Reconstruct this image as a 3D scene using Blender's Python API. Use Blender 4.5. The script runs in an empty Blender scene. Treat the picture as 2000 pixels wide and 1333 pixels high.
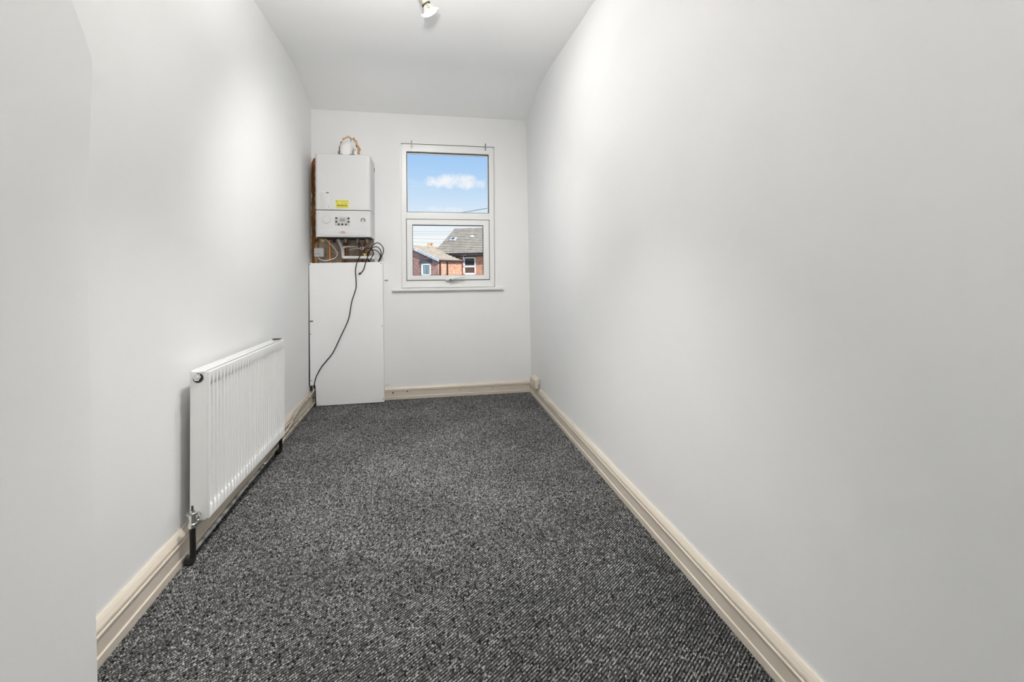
import bpy, math, random
import numpy as np
from mathutils import Vector, Matrix

random.seed(7)
rng = np.random.default_rng(11)
R = math.radians
scene = bpy.context.scene
C = bpy.context.collection

# ------------------------------------------------------------------ camera
cam_d = bpy.data.cameras.new('camera')
cam = bpy.data.objects.new('camera', cam_d)
C.objects.link(cam)
cam_d.sensor_width = 36.0
cam_d.lens = 909.45 / 2000 * 36.0
cam_d.shift_y = -138.245 / 2000
cam_d.clip_start = 0.02
cam_d.clip_end = 400
EYE = 1.16
YAW = R(10.6464)
cam.matrix_world = (Matrix.Translation((0, 0, EYE)) @ Matrix.Rotation(-YAW, 4, 'Z')
                    @ Matrix.Rotation(R(90), 4, 'X') @ Matrix.Rotation(R(-0.4347), 4, 'Z'))
scene.camera = cam
scene.cycles.max_bounces = 10        # white room: let the light bounce
scene.cycles.diffuse_bounces = 6

# ------------------------------------------------------------------ exposure
vs = scene.view_settings
vs.view_transform = 'Standard'
vs.look = 'None'
vs.exposure = 0.0
vs.gamma = 1.0
vs.use_curve_mapping = False

# ------------------------------------------------------------------ sky (same rule all round: blue above, pale haze low, fair-weather cloud)
world = bpy.data.worlds.new('sky')
scene.world = world
world.use_nodes = True
nt = world.node_tree
for n in list(nt.nodes):
    nt.nodes.remove(n)


def nd(tree, kind, **kw):
    n = tree.nodes.new(kind)
    for k, v in kw.items():
        if k == 'inp':
            for kk, vv in v.items():
                n.inputs[kk].default_value = vv
        else:
            setattr(n, k, v)
    return n


def math_n(tree, op, a, b=None, c=None, clamp=False):
    n = tree.nodes.new('ShaderNodeMath')
    n.operation = op
    n.use_clamp = clamp
    for i, v in enumerate((a, b, c)):
        if v is None:
            continue
        if hasattr(v, 'is_output'):
            tree.links.new(v, n.inputs[i])
        else:
            n.inputs[i].default_value = v
    return n.outputs[0]


def ramp(tree, fac, stops, interp='LINEAR'):
    n = tree.nodes.new('ShaderNodeValToRGB')
    n.color_ramp.interpolation = interp
    el = n.color_ramp.elements
    while len(el) > 1:
        el.remove(el[-1])
    for i, (p, c) in enumerate(stops):
        e = el[0] if i == 0 else el.new(p)
        e.position = p
        e.color = (c[0], c[1], c[2], 1)
    if fac is not None:
        tree.links.new(fac, n.inputs[0])
    return n.outputs[0]


def mixc(tree, fac, a, b, mode='MIX'):
    n = tree.nodes.new('ShaderNodeMix')
    n.data_type = 'RGBA'
    n.blend_type = mode
    for i, v in ((0, fac), (6, a), (7, b)):
        if hasattr(v, 'is_output'):
            tree.links.new(v, n.inputs[i])
        elif i == 0:
            n.inputs[0].default_value = v
        else:
            n.inputs[i].default_value = (v[0], v[1], v[2], 1)
    return n.outputs[2]


tc = nd(nt, 'ShaderNodeTexCoord')
sep = nd(nt, 'ShaderNodeSeparateXYZ')
nt.links.new(tc.outputs['Generated'], sep.inputs[0])
skycol = ramp(nt, sep.outputs['Z'], [(0.0, (.98, .99, 1.0)), (0.07, (.93, .97, 1.0)), (.125, (.70, .83, .96)),
                                      (.19, (.47, .68, .95)), (.27, (.31, .56, .93)), (.6, (.2, .42, .85)), (1.0, (.14, .32, .75))])
# cloud field : plane-projected direction, ridged by noise
zz = math_n(nt, 'ADD', math_n(nt, 'ABSOLUTE', sep.outputs['Z']), 0.06)
cx = math_n(nt, 'DIVIDE', sep.outputs['X'], zz)
cy = math_n(nt, 'DIVIDE', sep.outputs['Y'], zz)
comb = nd(nt, 'ShaderNodeCombineXYZ')
nt.links.new(cx, comb.inputs[0])
nt.links.new(cy, comb.inputs[1])
comb.inputs[2].default_value = 3.1
no = nd(nt, 'ShaderNodeTexNoise', inp={'Scale': .55, 'Detail': 7.0, 'Roughness': .58, 'Distortion': .3})
nt.links.new(comb.outputs[0], no.inputs['Vector'])
field = math_n(nt, 'MULTIPLY_ADD', no.outputs[0], 3.2, -2.0, clamp=True)
# two fair-weather clouds low over the roofs, billowed by finer noise
no2 = nd(nt, 'ShaderNodeTexNoise', inp={'Scale': 26.0, 'Detail': 6.0, 'Roughness': .62})
nt.links.new(tc.outputs['Generated'], no2.inputs['Vector'])
yy = math_n(nt, 'MAXIMUM', sep.outputs['Y'], 0.02)
pu = math_n(nt, 'DIVIDE', sep.outputs['X'], yy)
pv = math_n(nt, 'DIVIDE', sep.outputs['Z'], yy)


def cloud(u0, v0, a, b, gain):
    du = math_n(nt, 'MULTIPLY', math_n(nt, 'SUBTRACT', pu, u0), 1 / a)
    dv = math_n(nt, 'MULTIPLY', math_n(nt, 'SUBTRACT', pv, v0), 1 / b)
    rr = math_n(nt, 'ADD', math_n(nt, 'MULTIPLY', du, du), math_n(nt, 'MULTIPLY', dv, dv))
    bump = math_n(nt, 'MULTIPLY_ADD', no2.outputs[0], 3.4, -1.75)
    m = math_n(nt, 'ADD', math_n(nt, 'SUBTRACT', .75, rr), bump)
    return math_n(nt, 'MULTIPLY', m, gain, clamp=True)


c1 = cloud(.070, .190, .068, .021, 1.15)
c2 = cloud(.045, .131, .045, .009, .9)
c3 = cloud(-.045, .182, .014, .006, .8)
call = math_n(nt, 'MAXIMUM', math_n(nt, 'MAXIMUM', c1, c2), math_n(nt, 'MAXIMUM', c3, field))
skymix = mixc(nt, math_n(nt, 'MULTIPLY', call, .88), skycol, (.97, .965, .98))
bg = nd(nt, 'ShaderNodeBackground')
nt.links.new(skymix, bg.inputs[0])
bg.inputs[1].default_value = 1.0
wo = nd(nt, 'ShaderNodeOutputWorld')
nt.links.new(bg.outputs[0], wo.inputs[0])

# ------------------------------------------------------------------ sun (behind and to the right of the house, never reaches into the room)
sun_d = bpy.data.lights.new('sun', 'SUN')
sun_d.energy = 7.5
sun_d.angle = R(.6)
sun_d.color = (1.0, .95, .88)
sun = bpy.data.objects.new('sun', sun_d)
C.objects.link(sun)
sun.rotation_euler = Vector((-.52, .62, -.60)).to_track_quat('-Z', 'Y').to_euler()

LAMP_W = 124.0        # base power of the real spotlight and the added fill heads


# ------------------------------------------------------------------ materials
def srgb(r, g, b):
    f = lambda c: (c / 255) / 12.92 if c / 255 < .04045 else ((c / 255 + .055) / 1.055) ** 2.4
    return (f(r), f(g), f(b))


def mat(name, base, rough=.6, metal=0.0, spec=None):
    m = bpy.data.materials.new(name)
    m.use_nodes = True
    b = m.node_tree.nodes['Principled BSDF']
    b.inputs['Base Color'].default_value = (*base, 1)
    b.inputs['Roughness'].default_value = rough
    b.inputs['Metallic'].default_value = metal
    if spec is not None:
        b.inputs['Specular IOR Level'].default_value = spec
    return m


def bsdf(m):
    return m.node_tree.nodes['Principled BSDF']


def noise_mat(name, stops, scale, rough=.7, metal=0.0, bump=0.0, bscale=None, detail=4.0, stretch=(1, 1, 1), spec=None):
    m = mat(name, stops[0][1], rough, metal, spec)
    t = m.node_tree
    co = nd(t, 'ShaderNodeTexCoord')
    mp = nd(t, 'ShaderNodeMapping')
    mp.inputs['Scale'].default_value = stretch
    t.links.new(co.outputs['Object'], mp.inputs[0])
    n = nd(t, 'ShaderNodeTexNoise', inp={'Scale': scale, 'Detail': detail})
    t.links.new(mp.outputs[0], n.inputs['Vector'])
    t.links.new(ramp(t, n.outputs[0], stops), bsdf(m).inputs['Base Color'])
    if bump:
        n2 = nd(t, 'ShaderNodeTexNoise', inp={'Scale': bscale or scale, 'Detail': 3.0})
        t.links.new(mp.outputs[0], n2.inputs['Vector'])
        bp = nd(t, 'ShaderNodeBump', inp={'Strength': bump, 'Distance': .004})
        t.links.new(n2.outputs[0], bp.inputs['Height'])
        t.links.new(bp.outputs[0], bsdf(m).inputs['Normal'])
    return m


M = {}
M['wall'] = noise_mat('wall_paint', [(.3, (.795, .798, .792)), (.7, (.82, .822, .818))], 1.6, rough=.85, bump=.10, bscale=45, spec=.25)
M['ceil'] = noise_mat('ceiling_paint', [(.3, (.895, .897, .892)), (.7, (.91, .912, .908))], 1.2, rough=.9, bump=.08, bscale=40, spec=.2)
M['upvc'] = mat('white_upvc', (.80, .80, .79), .32)
M['white_gloss'] = mat('white_enamel', (.82, .82, .81), .30)
M['white_matt'] = noise_mat('white_board', [(.3, (.865, .866, .862)), (.7, (.885, .886, .882))], 2.0, rough=.55)
M['boiler'] = mat('boiler_white', (.60, .602, .597), .42)
M['black'] = mat('black_rubber', (.012, .012, .012), .5)
M['gasket'] = mat('gasket', (.03, .03, .03), .6)
M['dark'] = mat('dark_gap', (.02, .018, .016), .8)
M['chrome'] = mat('chrome', (.75, .75, .74), .18, 1.0)
M['nickel'] = mat('brushed_nickel', (.72, .66, .56), .28, 1.0)
M['steel'] = mat('dull_steel', (.35, .34, .32), .45, 1.0)
M['copper'] = noise_mat('copper_pipe', [(.3, (.62, .22, .07)), (.7, (.80, .36, .16))], 20, rough=.3, metal=.85)
M['copper_dark'] = noise_mat('tarnished_copper', [(.3, (.17, .06, .035)), (.7, (.42, .19, .12))], 25, rough=.4, metal=.6)
M['brass'] = mat('brass', (.75, .50, .14), .3, .9)
M['pvc'] = mat('white_plastic_pipe', (.80, .80, .81), .35)
M['grey_plate'] = mat('grey_plate', (.46, .46, .45), .45)
M['lcd'] = mat('lcd_screen', (.30, .30, .29), .2)
M['print_grey'] = mat('grey_print', (.42, .42, .42), .7)
M['print_black'] = mat('black_print', (.03, .03, .03), .7)
M['print_olive'] = mat('olive_print', (.22, .20, .03), .7)
M['print_red'] = mat('red_print', (.55, .05, .05), .6)
M['sticker'] = mat('yellow_sticker', (.72, .66, .10), .5)
M['paper'] = mat('label_film', (.625, .626, .622), .45)


def skirting_mat():
    m = mat('cream_gloss_paint', (.60, .54, .455), .38)
    t = m.node_tree
    co = nd(t, 'ShaderNodeTexCoord')
    n1 = nd(t, 'ShaderNodeTexNoise', inp={'Scale': 3.0, 'Detail': 5.0})
    t.links.new(co.outputs['Object'], n1.inputs['Vector'])
    base = ramp(t, n1.outputs[0], [(.3, (.585, .52, .435)), (.7, (.65, .59, .505))])
    # chips: small dark specks of lost paint
    n2 = nd(t, 'ShaderNodeTexNoise', inp={'Scale': 55.0, 'Detail': 3.0, 'Roughness': .6})
    t.links.new(co.outputs['Object'], n2.inputs['Vector'])
    chip = ramp(t, n2.outputs[0], [(.72, (0, 0, 0)), (.76, (1, 1, 1))])
    n3 = nd(t, 'ShaderNodeTexNoise', inp={'Scale': 14.0, 'Detail': 4.0})
    t.links.new(co.outputs['Object'], n3.inputs['Vector'])
    col = mixc(t, chip, base, (.20, .16, .12))
    t.links.new(col, bsdf(m).inputs['Base Color'])
    bp = nd(t, 'ShaderNodeBump', inp={'Strength': .35, 'Distance': .002})
    t.links.new(n3.outputs[0], bp.inputs['Height'])
    t.links.new(bp.outputs[0], bsdf(m).inputs['Normal'])
    return m


M['cream'] = skirting_mat()
M['pipe_paint'] = noise_mat('painted_pipe', [(.35, (.26, .225, .185)), (.55, (.46, .41, .34)), (.7, (.58, .52, .44))], 30, rough=.45)
M['pipe_dirty'] = noise_mat('dirty_steel_pipe', [(.35, (.12, .115, .105)), (.5, (.42, .41, .39)), (.65, (.70, .69, .66))], 18, rough=.4)


def carpet_mat(name, stops):
    m = mat(name, (.15, .15, .15), .95, spec=.1)
    t = m.node_tree
    g = nd(t, 'ShaderNodeNewGeometry')
    col = ramp(t, g.outputs['Random Per Island'], stops)
    co = nd(t, 'ShaderNodeTexCoord')
    n = nd(t, 'ShaderNodeTexNoise', inp={'Scale': 260.0, 'Detail': 2.0})
    t.links.new(co.outputs['Object'], n.inputs['Vector'])
    k = ramp(t, n.outputs[0], [(.3, (.55, .55, .55)), (.7, (1.35, 1.35, 1.35))])
    n4 = nd(t, 'ShaderNodeTexNoise', inp={'Scale': 2.4, 'Detail': 3.0})
    t.links.new(co.outputs['Object'], n4.inputs['Vector'])
    k2 = ramp(t, n4.outputs[0], [(.35, (.86, .86, .86)), (.65, (1.16, 1.16, 1.15))])
    c2_ = mixc(t, 1.0, mixc(t, 1.0, col, k, 'MULTIPLY'), k2, 'MULTIPLY')
    t.links.new(c2_, bsdf(m).inputs['Base Color'])
    return m


M['carpet'] = carpet_mat('grey_loop_yarn', [(0, (.06, .06, .06)), (.3, (.125, .125, .124)), (.7, (.20, .20, .197)), (1, (.36, .36, .353))])
M['carpet_dark'] = carpet_mat('black_loop_yarn', [(0, (.008, .008, .008)), (.6, (.025, .025, .025)), (1, (.075, .075, .075))])
M['backing'] = mat('carpet_backing', (.012, .012, .012), .95)


def plaster_mat():
    m = mat('bare_plaster', (.4, .3, .2), .9)
    t = m.node_tree
    co = nd(t, 'ShaderNodeTexCoord')
    sp = nd(t, 'ShaderNodeSeparateXYZ')
    t.links.new(co.outputs['Object'], sp.inputs[0])
    mp = nd(t, 'ShaderNodeMapping')
    mp.inputs['Scale'].default_value = (26, 9, 3.2)
    t.links.new(co.outputs['Object'], mp.inputs[0])
    n1 = nd(t, 'ShaderNodeTexNoise', inp={'Scale': 1.6, 'Detail': 6.0, 'Roughness': .6})
    t.links.new(mp.outputs[0], n1.inputs['Vector'])
    rust = ramp(t, n1.outputs[0], [(.3, (.085, .026, .006)), (.47, (.22, .072, .013)), (.6, (.36, .15, .04)), (.72, (.56, .37, .18))])
    n2 = nd(t, 'ShaderNodeTexNoise', inp={'Scale': 14.0, 'Detail': 6.0, 'Roughness': .65})
    t.links.new(co.outputs['Object'], n2.inputs['Vector'])
    tan = ramp(t, n2.outputs[0], [(.3, (.30, .225, .165)), (.5, (.52, .43, .34)), (.7, (.64, .55, .44))])
    # stained timber / scrim strip on the left (local x 0 - .065), bare skim to the right
    w = math_n(t, 'ADD', sp.outputs['X'], math_n(t, 'MULTIPLY', math_n(t, 'SUBTRACT', n1.outputs[0], .5), .07))
    f = ramp(t, w, [(.050, (0, 0, 0)), (.062, (1, 1, 1))])
    t.links.new(mixc(t, f, rust, tan), bsdf(m).inputs['Base Color'])
    bp = nd(t, 'ShaderNodeBump', inp={'Strength': .6, 'Distance': .006})
    t.links.new(n2.outputs[0], bp.inputs['Height'])
    t.links.new(bp.outputs[0], bsdf(m).inputs['Normal'])
    return m


M['plaster'] = plaster_mat()
M['torn'] = noise_mat('torn_plaster', [(.3, (.33, .17, .08)), (.5, (.55, .32, .17)), (.7, (.68, .48, .33))], 22, rough=.9, bump=.4, bscale=60)


def glass_mat():
    m = bpy.data.materials.new('window_glass')
    m.use_nodes = True
    t = m.node_tree
    t.nodes.remove(t.nodes['Principled BSDF'])
    out = [n for n in t.nodes if n.type == 'OUTPUT_MATERIAL'][0]
    tr = nd(t, 'ShaderNodeBsdfTransparent')
    tr.inputs[0].default_value = (.985, .99, .985, 1)
    gl = nd(t, 'ShaderNodeBsdfGlossy', inp={'Roughness': .35})
    fr = nd(t, 'ShaderNodeFresnel', inp={'IOR': 1.06})
    mx = nd(t, 'ShaderNodeMixShader')
    t.links.new(fr.outputs[0], mx.inputs[0])
    t.links.new(tr.outputs[0], mx.inputs[1])
    t.links.new(gl.outputs[0], mx.inputs[2])
    t.links.new(mx.outputs[0], out.inputs[0])
    return m


M['glass'] = glass_mat()


def emit_mat(name, col, s):
    m = bpy.data.materials.new(name)
    m.use_nodes = True
    b = bsdf(m)
    b.inputs['Base Color'].default_value = (.9, .9, .88, 1)
    b.inputs['Emission Color'].default_value = (*col, 1)
    b.inputs['Emission Strength'].default_value = s
    return m


M['bulb'] = emit_mat('lit_bulb_face', (1.0, .96, .90), 4.0)
M['bulb_glass'] = mat('bulb_reflector', (.92, .86, .76), .15, .7)


def brick_mat(name, c1_, c2_, mortar):
    m = mat(name, c1_, .9)
    t = m.node_tree
    co = nd(t, 'ShaderNodeTexCoord')
    sp = nd(t, 'ShaderNodeSeparateXYZ')
    t.links.new(co.outputs['Object'], sp.inputs[0])
    cb = nd(t, 'ShaderNodeCombineXYZ')
    t.links.new(math_n(t, 'ADD', sp.outputs['X'], sp.outputs['Y']), cb.inputs[0])
    t.links.new(sp.outputs['Z'], cb.inputs[1])
    br = nd(t, 'ShaderNodeTexBrick', inp={'Scale': 1.0, 'Mortar Size': .009, 'Brick Width': .225, 'Row Height': .075,
                                           'Color1': (*c1_, 1), 'Color2': (*c2_, 1), 'Mortar': (*mortar, 1), 'Bias': -.1})
    t.links.new(cb.outputs[0], br.inputs['Vector'])
    n = nd(t, 'ShaderNodeTexNoise', inp={'Scale': 2.5, 'Detail': 5.0})
    t.links.new(co.outputs['Object'], n.inputs['Vector'])
    k = ramp(t, n.outputs[0], [(.3, (.75, .75, .75)), (.7, (1.2, 1.2, 1.2))])
    t.links.new(mixc(t, 1.0, br.outputs[0], k, 'MULTIPLY'), bsdf(m).inputs['Base Color'])
    bp = nd(t, 'ShaderNodeBump', inp={'Strength': .5, 'Distance': .01})
    t.links.new(br.outputs['Fac'], bp.inputs['Height'])
    bp.invert = True
    t.links.new(bp.outputs[0], bsdf(m).inputs['Normal'])
    return m


M['brick_red'] = brick_mat('weathered_red_brick', (.36, .16, .11), (.17, .075, .065), (.46, .40, .36))
M['brick_orange'] = brick_mat('orange_brick', (.54, .23, .12), (.24, .09, .065), (.62, .50, .40))
M['tile'] = noise_mat('concrete_roof_tile', [(.3, (.33, .295, .245)), (.7, (.47, .425, .36))], 3.0, rough=.9, detail=6)
M['verge'] = noise_mat('cement_verge', [(.3, (.34, .39, .44)), (.7, (.56, .60, .62))], 4.0, rough=.8)
M['gutter'] = mat('dark_gutter', (.035, .025, .028), .5)
M['lintel'] = noise_mat('slate_lintel', [(.3, (.05, .055, .065)), (.7, (.10, .105, .115))], 5.0)
M['far_white'] = mat('painted_frame', (.80, .80, .79), .5)
M['far_glass'] = mat('dark_glazing', (.035, .05, .055), .08)
M['curtain'] = noise_mat('pale_curtain_glazing', [(.35, (.10, .17, .18)), (.65, (.38, .47, .46))], 4.0, rough=.3, stretch=(6, 6, .3))
M['chimney'] = brick_mat('chimney_brick', (.55, .27, .12), (.45, .2, .1), (.5, .4, .3))
M['pot'] = mat('clay_pot', (.62, .30, .13), .8)
M['ground'] = noise_mat('yard_concrete', [(.3, (.50, .49, .47)), (.7, (.62, .61, .58))], .6, rough=.9)
M['wire'] = mat('wire_grey', (.26, .26, .27), .6)
M['outer'] = brick_mat('outer_leaf_brick', (.34, .15, .10), (.24, .10, .08), (.38, .33, .29))


# ------------------------------------------------------------------ mesh helper
class MB:
    def __init__(s):
        s.v, s.f = [], []

    def add(s, vs_, fs):
        o = len(s.v)
        s.v += [tuple(p) for p in vs_]
        s.f += [tuple(i + o for i in f) for f in fs]
        return s

    def box(s, x0, x1, y0, y1, z0, z1):
        return s.add([(x0, y0, z0), (x1, y0, z0), (x1, y1, z0), (x0, y1, z0), (x0, y0, z1), (x1, y0, z1), (x1, y1, z1), (x0, y1, z1)],
                     [(0, 3, 2, 1), (4, 5, 6, 7), (0, 1, 5, 4), (1, 2, 6, 5), (2, 3, 7, 6), (3, 0, 4, 7)])

    def prism(s, poly, a, b, axis='y'):
        """polygon (list of 2D) extruded between a and b along axis. axis y: poly in (x,z); x: (y,z); z: (x,y)"""
        def P(p, t):
            return {'y': (p[0], t, p[1]), 'x': (t, p[0], p[1]), 'z': (p[0], p[1], t)}[axis]
        n = len(poly)
        s.add([P(p, a) for p in poly] + [P(p, b) for p in poly],
              [tuple(range(n)), tuple(range(2 * n - 1, n - 1, -1))] + [(i, i + n, (i + 1) % n + n, (i + 1) % n) for i in range(n)])
        return s

    def tube(s, path, r, n=10, cap=True):
        path = [Vector(p) for p in path]
        k = len(path)
        rad = r if isinstance(r, (list, tuple)) else [r] * k
        t0 = (path[1] - path[0]).normalized()
        up = Vector((0, 0, 1)) if abs(t0.z) < .9 else Vector((0, 1, 0))
        nn = t0.cross(up).normalized()
        vs_, fs = [], []
        for i, p in enumerate(path):
            t = ((path[min(i + 1, k - 1)] - path[max(i - 1, 0)])).normalized()
            nn = (nn - t * nn.dot(t)).normalized()
            bb = t.cross(nn)
            for j in range(n):
                a = 2 * math.pi * j / n
                vs_.append(p + (nn * math.cos(a) + bb * math.sin(a)) * rad[i])
        for i in range(k - 1):
            for j in range(n):
                fs.append((i * n + j, i * n + (j + 1) % n, (i + 1) * n + (j + 1) % n, (i + 1) * n + j))
        if cap:
            fs.append(tuple(range(n - 1, -1, -1)))
            fs.append(tuple((k - 1) * n + j for j in range(n)))
        return s.add(vs_, fs)

    def lathe(s, prof, origin, axis, n=24, cap=True):
        """prof: list of (distance along axis, radius)"""
        ax = Vector(axis).normalized()
        o = Vector(origin)
        return s.tube_prof([(o + ax * d) for d, r in prof], [r for d, r in prof], ax, n, cap)

    def tube_prof(s, pts, rad, ax, n, cap):
        up = Vector((0, 0, 1)) if abs(ax.z) < .9 else Vector((0, 1, 0))
        nn = ax.cross(up).normalized()
        bb = ax.cross(nn)
        vs_, fs = [], []
        for p, r in zip(pts, rad):
            for j in range(n):
                a = 2 * math.pi * j / n
                vs_.append(p + (nn * math.cos(a) + bb * math.sin(a)) * r)
        for i in range(len(pts) - 1):
            for j in range(n):
                fs.append((i * n + j, i * n + (j + 1) % n, (i + 1) * n + (j + 1) % n, (i + 1) * n + j))
        if cap:
            fs.append(tuple(range(n - 1, -1, -1)))
            fs.append(tuple((len(pts) - 1) * n + j for j in range(n)))
        return s.add(vs_, fs)

    def build(s, name, m, parent=None, loc=(0, 0, 0), smooth=False, bevel=0, seg=2):
        me = bpy.data.meshes.new(name)
        me.from_pydata(s.v, [], s.f)
        me.validate()
        import bmesh
        bm = bmesh.new()
        bm.from_mesh(me)
        bmesh.ops.recalc_face_normals(bm, faces=bm.faces)
        bm.to_mesh(me)
        bm.free()
        me.materials.append(m)
        o = bpy.data.objects.new(name, me)
        C.objects.link(o)
        o.location = loc
        if parent:
            o.parent = parent
        if bevel:
            b = o.modifiers.new('edge', 'BEVEL')
            b.width = bevel
            b.segments = seg
            b.limit_method = 'ANGLE'
            b.angle_limit = R(40)
        if smooth or bevel:
            for p in me.polygons:
                p.use_smooth = True
            w = o.modifiers.new('soft', 'WEIGHTED_NORMAL') if bevel else None
            if smooth and not bevel:
                me.set_sharp_from_angle(angle=R(38))
        return o


def spline(pts, per=8):
    P = [Vector(p) for p in pts]
    P = [P[0] * 2 - P[1]] + P + [P[-1] * 2 - P[-2]]
    out = []
    for i in range(1, len(P) - 2):
        a, b, c, d = P[i - 1], P[i], P[i + 1], P[i + 2]
        for k in range(per):
            t = k / per
            out.append(.5 * ((2 * b) + (c - a) * t + (2 * a - 5 * b + 4 * c - d) * t * t + (-a + 3 * b - 3 * c + d) * t ** 3))
    out.append(P[-2])
    return out


def struct(o):
    o['kind'] = 'structure'
    return o


def tag(o, label, cat, group=None):
    o['label'] = label
    o['category'] = cat
    if group:
        o['group'] = group
    return o


def thing(name, loc, label, cat, group=None, rz=0.0):
    o = bpy.data.objects.new(name, None)
    o.empty_display_size = .1
    C.objects.link(o)
    o.location = loc
    o.rotation_euler = (0, 0, rz)
    return tag(o, label, cat, group)


def text_mesh(name, body, size, m, parent, loc, align='CENTER', sx=1.0, bold=.0):
    """flat lettering standing on a vertical face that looks along -y"""
    cu = bpy.data.curves.new(name, 'FONT')
    cu.body = body
    cu.size = size
    cu.align_x = align
    cu.align_y = 'CENTER'
    cu.offset = bold
    cu.extrude = .0003
    to = bpy.data.objects.new(name + '_tmp', cu)
    C.objects.link(to)
    bpy.context.view_layer.update()
    me = bpy.data.meshes.new_from_object(to.evaluated_get(bpy.context.evaluated_depsgraph_get()))
    bpy.data.objects.remove(to)
    me.name = name
    me.materials.clear()
    me.materials.append(m)
    me.transform(Matrix.Rotation(R(90), 4, 'X') @ Matrix.Diagonal((sx, 1, 1, 1)))
    o = bpy.data.objects.new(name, me)
    C.objects.link(o)
    o.parent = parent
    o.location = loc
    return o


# ================================================================== ROOM SHELL
YW = 4.3386         # window wall surface
HC = 2.7474         # flat ceiling
YN = -0.75          # wall behind the camera
XLF, XLT = -.978, -.966


def xr(y, z):
    """the old right-hand wall is slightly twisted"""
    t = (y + .7) / 5.04
    f = .970 + .026 * t
    top = 1.072 - .111 * t
    return f + (top - f) * z / HC


def grid_wall(fn, us, vs_):
    m = MB()
    pts = [fn(u, v) for v in vs_ for u in us]
    n = len(us)
    m.add(pts, [(j * n + i, j * n + i + 1, (j + 1) * n + i + 1, (j + 1) * n + i) for j in range(len(vs_) - 1) for i in range(n - 1)])
    return m


def lin(a, b, n):
    return [a + (b - a) * i / n for i in range(n + 1)]


# right and left walls, given thickness outwards
def thick(fn, us, vs_, off):
    m = MB()
    n, k = len(us), len(vs_)
    A = [fn(u, v) for v in vs_ for u in us]
    B = [(p[0] + off, p[1], p[2]) for p in A]
    m.add(A + B, [])
    N = n * k
    for j in range(k - 1):
        for i in range(n - 1):
            q = (j * n + i, j * n + i + 1, (j + 1) * n + i + 1, (j + 1) * n + i)
            m.f.append(q)
            m.f.append(tuple(N + x for x in reversed(q)))
    edge = [i for i in range(n)] + [j * n + n - 1 for j in range(1, k)] + [(k - 1) * n + i for i in range(n - 2, -1, -1)] + [j * n for j in range(k - 2, 0, -1)]
    for a, b in zip(edge, edge[1:] + edge[:1]):
        m.f.append((a, b, b + N, a + N))
    return m


wr = thick(lambda y, z: (xr(y, z), y, z), lin(YN - .1, YW + .3, 12), lin(-.05, HC + .03, 6), .2).build('wall_right', M['wall'], smooth=True)
struct(wr)
wl = thick(lambda y, z: (XLF + (XLT - XLF) * z / HC, y, z), lin(YN - .1, YW + .3, 8), lin(-.05, HC + .03, 4), -.2).build('wall_left', M['wall'], smooth=True)
struct(wl)

# chimney-breast return on the left, close to the camera: bowed arris with a raking shoulder
XB = -.70
edge = [(-.05, 1.160), (.262, 1.157), (.56, 1.150), (.856, 1.1435), (1.06, 1.139), (1.26, 1.1355), (1.38, 1.141), (1.48, 1.1475), (1.55, 1.1515), (1.621, 1.155),
        (1.665, 1.131), (1.708, 1.104), (1.9, .99), (2.15, .85), (2.4, .70), (HC + .02, .50)]
poly = [(y, z) for z, y in edge] + [(YN - .02, HC + .02), (YN - .02, -.05)]
ret = MB().prism(poly, XLF - .02, XB, 'x').build('wall_left_return', M['wall'], bevel=.003, seg=2)
struct(ret)
bb_r = MB().prism([(XB, 0), (XB + .018, 0), (XB + .018, .085), (XB + .008, .112), (XB, .117)], YN, 0.9, 'y').build('baseboard_return', M['cream'])
struct(bb_r)

# wall behind the camera
wn = MB().box(-1.1, 1.2, YN - .15, YN, -.05, HC + .03).build('wall_front', M['wall'])
struct(wn)

# window wall with its opening
OX0, OX1, OZ0, OZ1 = -.205, .655, 1.002, 2.325
m = MB()
xs = [-1.15, OX0, OX1, 1.2]
zs = [-.05, OZ0, OZ1, 2.80]
for y, tag_ in ((YW, 0), (YW + .30, 1)):
    base = len(m.v)
    m.v += [(x, y, z) for z in zs for x in xs]
    for j in range(3):
        for i in range(3):
            if (i, j) == (1, 1):
                continue
            m.f.append(tuple(base + k for k in (j * 4 + i, j * 4 + i + 1, (j + 1) * 4 + i + 1, (j + 1) * 4 + i)))
q = [5, 6, 10, 9]
for a, b in zip(q, q[1:] + q[:1]):
    m.f.append((a, b, b + 16, a + 16))
o = [0, 3, 15, 12]
for a, b in zip(o, o[1:] + o[:1]):
    m.f.append((a, b, b + 16, a + 16))
wb = m.build('wall_back', M['wall'])
struct(wb)

# ceiling: flat, then eased down to the window wall
prof = [(YN - .15, HC), (2.0, HC), (3.45, HC)]
for i in range(9):          # eased crease
    t = i / 8
    y = 3.62 + .36 * t
    d = .18 * t
    prof.append((y, HC - (.306 * (y - 3.62) ** 2 / .72)))
zc = prof[-1][1]
prof.append((YW + .02, 2.5826))
prof.append((YW + .3, 2.5826 - .28 * .306))
m = MB()
n = len(prof)
m.add([(-1.2, y, z) for y, z in prof] + [(1.25, y, z) for y, z in prof] + [(-1.2, y, z + .15) for y, z in prof] + [(1.25, y, z + .15) for y, z in prof],
      [(i, i + 1, n + i + 1, n + i) for i in range(n - 1)] + [(2 * n + i, 3 * n + i, 3 * n + i + 1, 2 * n + i + 1) for i in range(n - 1)]
      + [(i, 2 * n + i, 2 * n + i + 1, i + 1) for i in range(n - 1)] + [(n + i, n + i + 1, 3 * n + i + 1, 3 * n + i) for i in range(n - 1)]
      + [(0, n, 3 * n, 2 * n), (n - 1, 3 * n - 1, 4 * n - 1, 2 * n - 1)])
ce = m.build('ceiling', M['ceil'], smooth=True)
struct(ce)

# floor + carpet pile
fl = MB().box(-1.15, 1.2, YN - .15, YW + .02, -.12, 0.0).build('floor', M['backing'])
struct(fl)


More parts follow.
